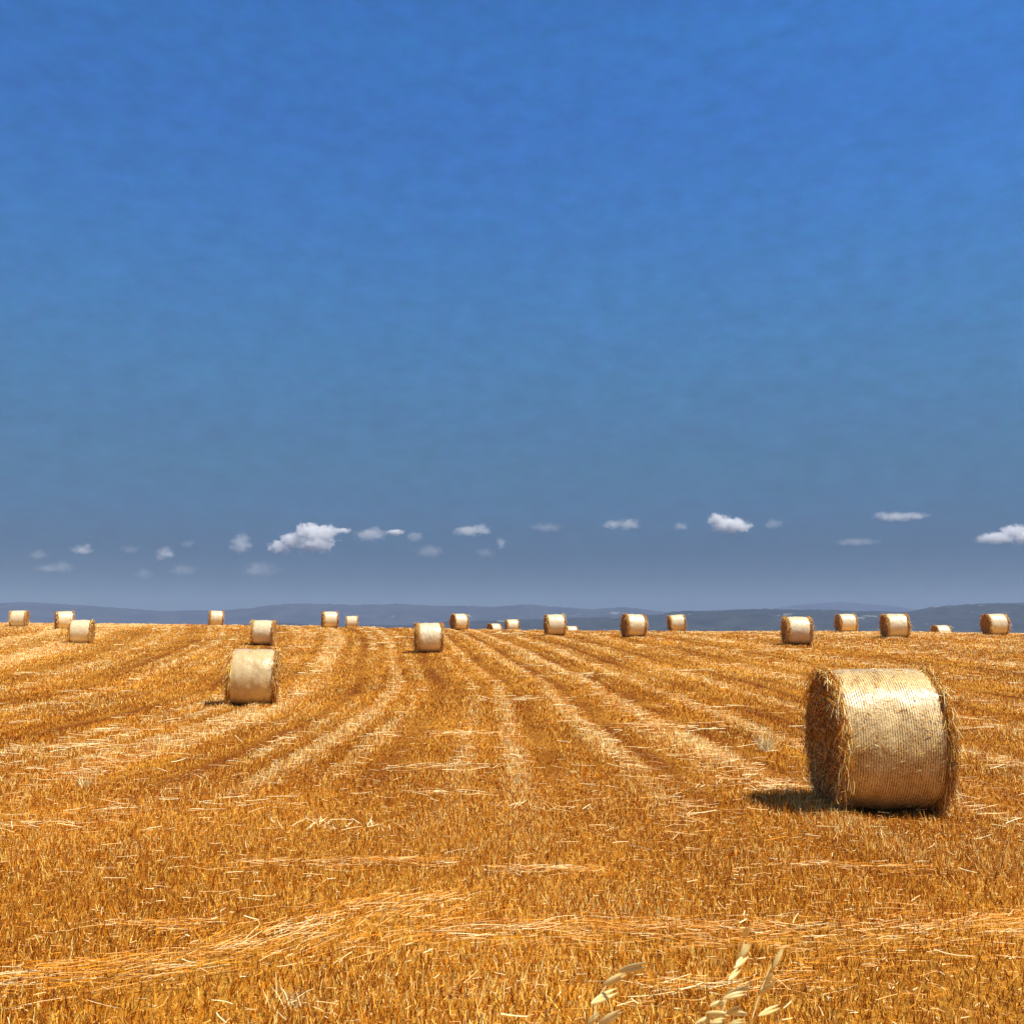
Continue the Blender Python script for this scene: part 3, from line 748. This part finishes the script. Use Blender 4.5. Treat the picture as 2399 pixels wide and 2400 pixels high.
# ------------------------------------------------------------------ clouds far beyond the hills
CD = 21000.0
def cloud(cx_, cy_, lobes, dens, label, seed):
    """lobes: (dx, dy, rx, ry) in photo pixels around the centre"""
    k = CD / 2400
    dx, dz = px_dir(cx_, cy_); c = np.array([dx * CD, CD, EYE + dz * CD])
    lob = [(a * k, -b_ * k, rx * k, ry * k) for a, b_, rx, ry in lobes]
    m = bpy.data.materials.new('cloud_vapour'); m.use_nodes = True; nt = m.node_tree; nt.nodes.remove(nt.nodes['Principled BSDF'])
    L = nt.links.new; N = nt.nodes.new
    tcn = N('ShaderNodeTexCoord')
    def math_(op, a, b_=None, c_=None):
        n = N('ShaderNodeMath'); n.operation = op
        for i, v in enumerate((a, b_, c_)):
            if v is None: continue
            if isinstance(v, (int, float)): n.inputs[i].default_value = v
            else: L(v, n.inputs[i])
        return n.outputs[0]
    acc = None
    for (a, h, rx, rz) in lob:
        ry = max(rx * .6, rz)
        s = N('ShaderNodeVectorMath'); s.operation = 'SUBTRACT'; L(tcn.outputs['Object'], s.inputs[0]); s.inputs[1].default_value = (a, 0, h)
        d = N('ShaderNodeVectorMath'); d.operation = 'DIVIDE'; L(s.outputs[0], d.inputs[0]); d.inputs[1].default_value = (rx, ry, rz)
        ln = N('ShaderNodeVectorMath'); ln.operation = 'LENGTH'; L(d.outputs[0], ln.inputs[0])
        v = math_('SUBTRACT', 1.0, ln.outputs['Value'])
        acc = v if acc is None else math_('MAXIMUM', acc, v)
    mp = N('ShaderNodeMapping'); mp.inputs['Scale'].default_value = (1, 1, 1.3); mp.inputs['Location'].default_value = (seed * 91.0, 0, 0); L(tcn.outputs['Object'], mp.inputs[0])
    nz = N('ShaderNodeTexNoise'); nz.inputs['Scale'].default_value = .0085; nz.inputs['Detail'].default_value = 5; nz.inputs['Roughness'].default_value = .6
    L(mp.outputs[0], nz.inputs['Vector'])
    nn = math_('SUBTRACT', nz.outputs[0], .5)
    v = math_('MULTIPLY_ADD', nn, 2.3, acc)
    v = math_('MULTIPLY', v, 1.0)
    cl = N('ShaderNodeClamp'); L(v, cl.inputs[0])
    dn = math_('MULTIPLY', cl.outputs[0], dens)
    veil = N('ShaderNodeClamp'); L(math_('MULTIPLY_ADD', nn, 1.6, math_('ADD', acc, .22)), veil.inputs[0])   # thin ragged veil round the core
    dn = math_('MULTIPLY_ADD', veil.outputs[0], .0006, dn)
    pv = N('ShaderNodeVolumeScatter'); pv.inputs['Color'].default_value = (1, .997, .985, 1); L(dn, pv.inputs['Density']); pv.inputs['Anisotropy'].default_value = -.0
    L(pv.outputs[0], nt.nodes['Material Output'].inputs['Volume'])
    # domain: one bumpy closed hull round all lobes
    x0 = min(a - rx * 1.6 for a, h, rx, rz in lob); x1 = max(a + rx * 1.6 for a, h, rx, rz in lob)
    z0 = min(h - rz * 1.6 for a, h, rx, rz in lob); z1 = max(h + rz * 1.6 for a, h, rx, rz in lob)
    ry = max(max(rx * .6, rz) for a, h, rx, rz in lob) * 1.6
    th = np.linspace(0.0001, pi - .0001, 18); ph = np.linspace(0, 2 * pi, 28, endpoint=False)
    T, F = np.meshgrid(th, ph, indexing='ij')
    e1 = lambda v, p=.6: np.sign(v) * np.abs(v)**p
    P = np.stack([(x0 + x1) / 2 + (x1 - x0) / 2 * e1(np.sin(T)) * e1(np.cos(F)), ry * e1(np.sin(T)) * e1(np.sin(F)), (z0 + z1) / 2 + (z1 - z0) / 2 * e1(np.cos(T))], -1)
    o = link('cloud', grid_mesh('cloud', P, wrap_v=True), m, loc=tuple(c))
    tag(o, label, 'cloud', 'small clouds above the horizon')
B_, M_, F_ = .05, .0055, .0016
CL = [
 (725, 1262, [(-68, 21, 30, 17), (-38, 5, 32, 19), (0, -12, 34, 24), (35, -12, 30, 20), (10, 12, 48, 22), (78, -19, 20, 7)], B_, 'largest bright white cloud, left of centre'),
 (868, 1250, [(0, 3, 38, 15), (10, -11, 14, 9)], M_, 'greyish cloud just right of the largest bright cloud'),
 (926, 1248, [(0, 0, 20, 7)], B_, 'tiny bright sliver of cloud between two greyer ones'),
 (972, 1258, [(0, 0, 20, 13)], M_ * .6, 'small dim cloud right of the tiny bright sliver'),
 (1109, 1243, [(-12, 2, 34, 12), (18, -2, 24, 13)], M_ * 1.6, 'small oval white cloud above the field centre'),
 (565, 1274, [(0, 0, 24, 24), (-5, 10, 28, 12)], M_ * .7, 'round soft cloud left of the largest bright cloud'),
 (388, 1296, [(0, 0, 20, 15), (-12, 9, 12, 9)], M_ * 1.3, 'small slanted white cloud in the left sky'),
 (192, 1288, [(0, 0, 26, 12), (12, -6, 12, 9)], M_ * 1.2, 'small white cloud second from the left'),
 (90, 1299, [(0, 0, 24, 13)], F_, 'faint smudge of cloud at the far left'),
 (127, 1331, [(-10, 0, 36, 10), (18, -2, 32, 13)], F_ * 1.1, 'long faint low cloud at the left'),
 (615, 1335, [(0, 0, 46, 20)], F_, 'wide faint cloud below the largest bright one'),
 (338, 1345, [(0, 0, 24, 13)], F_ * .8, 'faint low smudge of cloud above a skyline bale at the left'),
 (429, 1336, [(0, 0, 34, 13)], F_ * .7, 'faint thin cloud under the slanted one'),
 (304, 1287, [(0, 0, 22, 10)], F_ * .8, 'faint smudge between two small white clouds at the left'),
 (440, 1274, [(0, 0, 18, 10)], F_ * .8, 'faint wisp left of the round soft cloud'),
 (1007, 1292, [(0, 0, 34, 15)], F_, 'faint cloud low under the dim cloud at the centre'),
 (1174, 1273, [(0, 0, 11, 14)], M_ * .7, 'tiny upright wisp below the oval white cloud'),
 (1137, 1296, [(0, 0, 24, 11)], F_ * .8, 'faint low smudge below the tiny upright wisp'),
 (1458, 1228, [(-22, 2, 26, 11), (14, 0, 28, 15)], M_ * 1.0, 'soft grey white cloud right of centre'),
 (1281, 1236, [(0, 0, 38, 11)], F_ * .6, 'barely visible streak of cloud at the centre right'),
 (1594, 1233, [(0, 0, 18, 10)], M_ * .8, 'tiny puff left of the brightest right hand cloud'),
 (1702, 1230, [(-22, -12, 24, 15), (8, 2, 44, 18), (32, 6, 28, 12)], B_ * .8, 'bright white cloud in the right half of the sky'),
 (1811, 1228, [(0, 0, 22, 12)], F_ * 1.6, 'dim puff right of the brightest right hand cloud'),
 (2062, 1207, [(0, 0, 16, 10), (36, 4, 46, 11), (80, 2, 34, 9)], M_ * 1.0, 'small white cloud trailing a faint streak, second from the right'),
 (2007, 1270, [(0, 0, 52, 9)], F_ * .6, 'barely visible streak low in the right sky'),
 (2365, 1256, [(-32, 6, 44, 14), (15, -8, 34, 18), (50, 4, 50, 20)], B_ * .7, 'bright cloud cut by the right edge of the photo'),
]
for i, (a, b_, lobes, d, lab) in enumerate(CL): cloud(a, b_, lobes, d, lab, i)
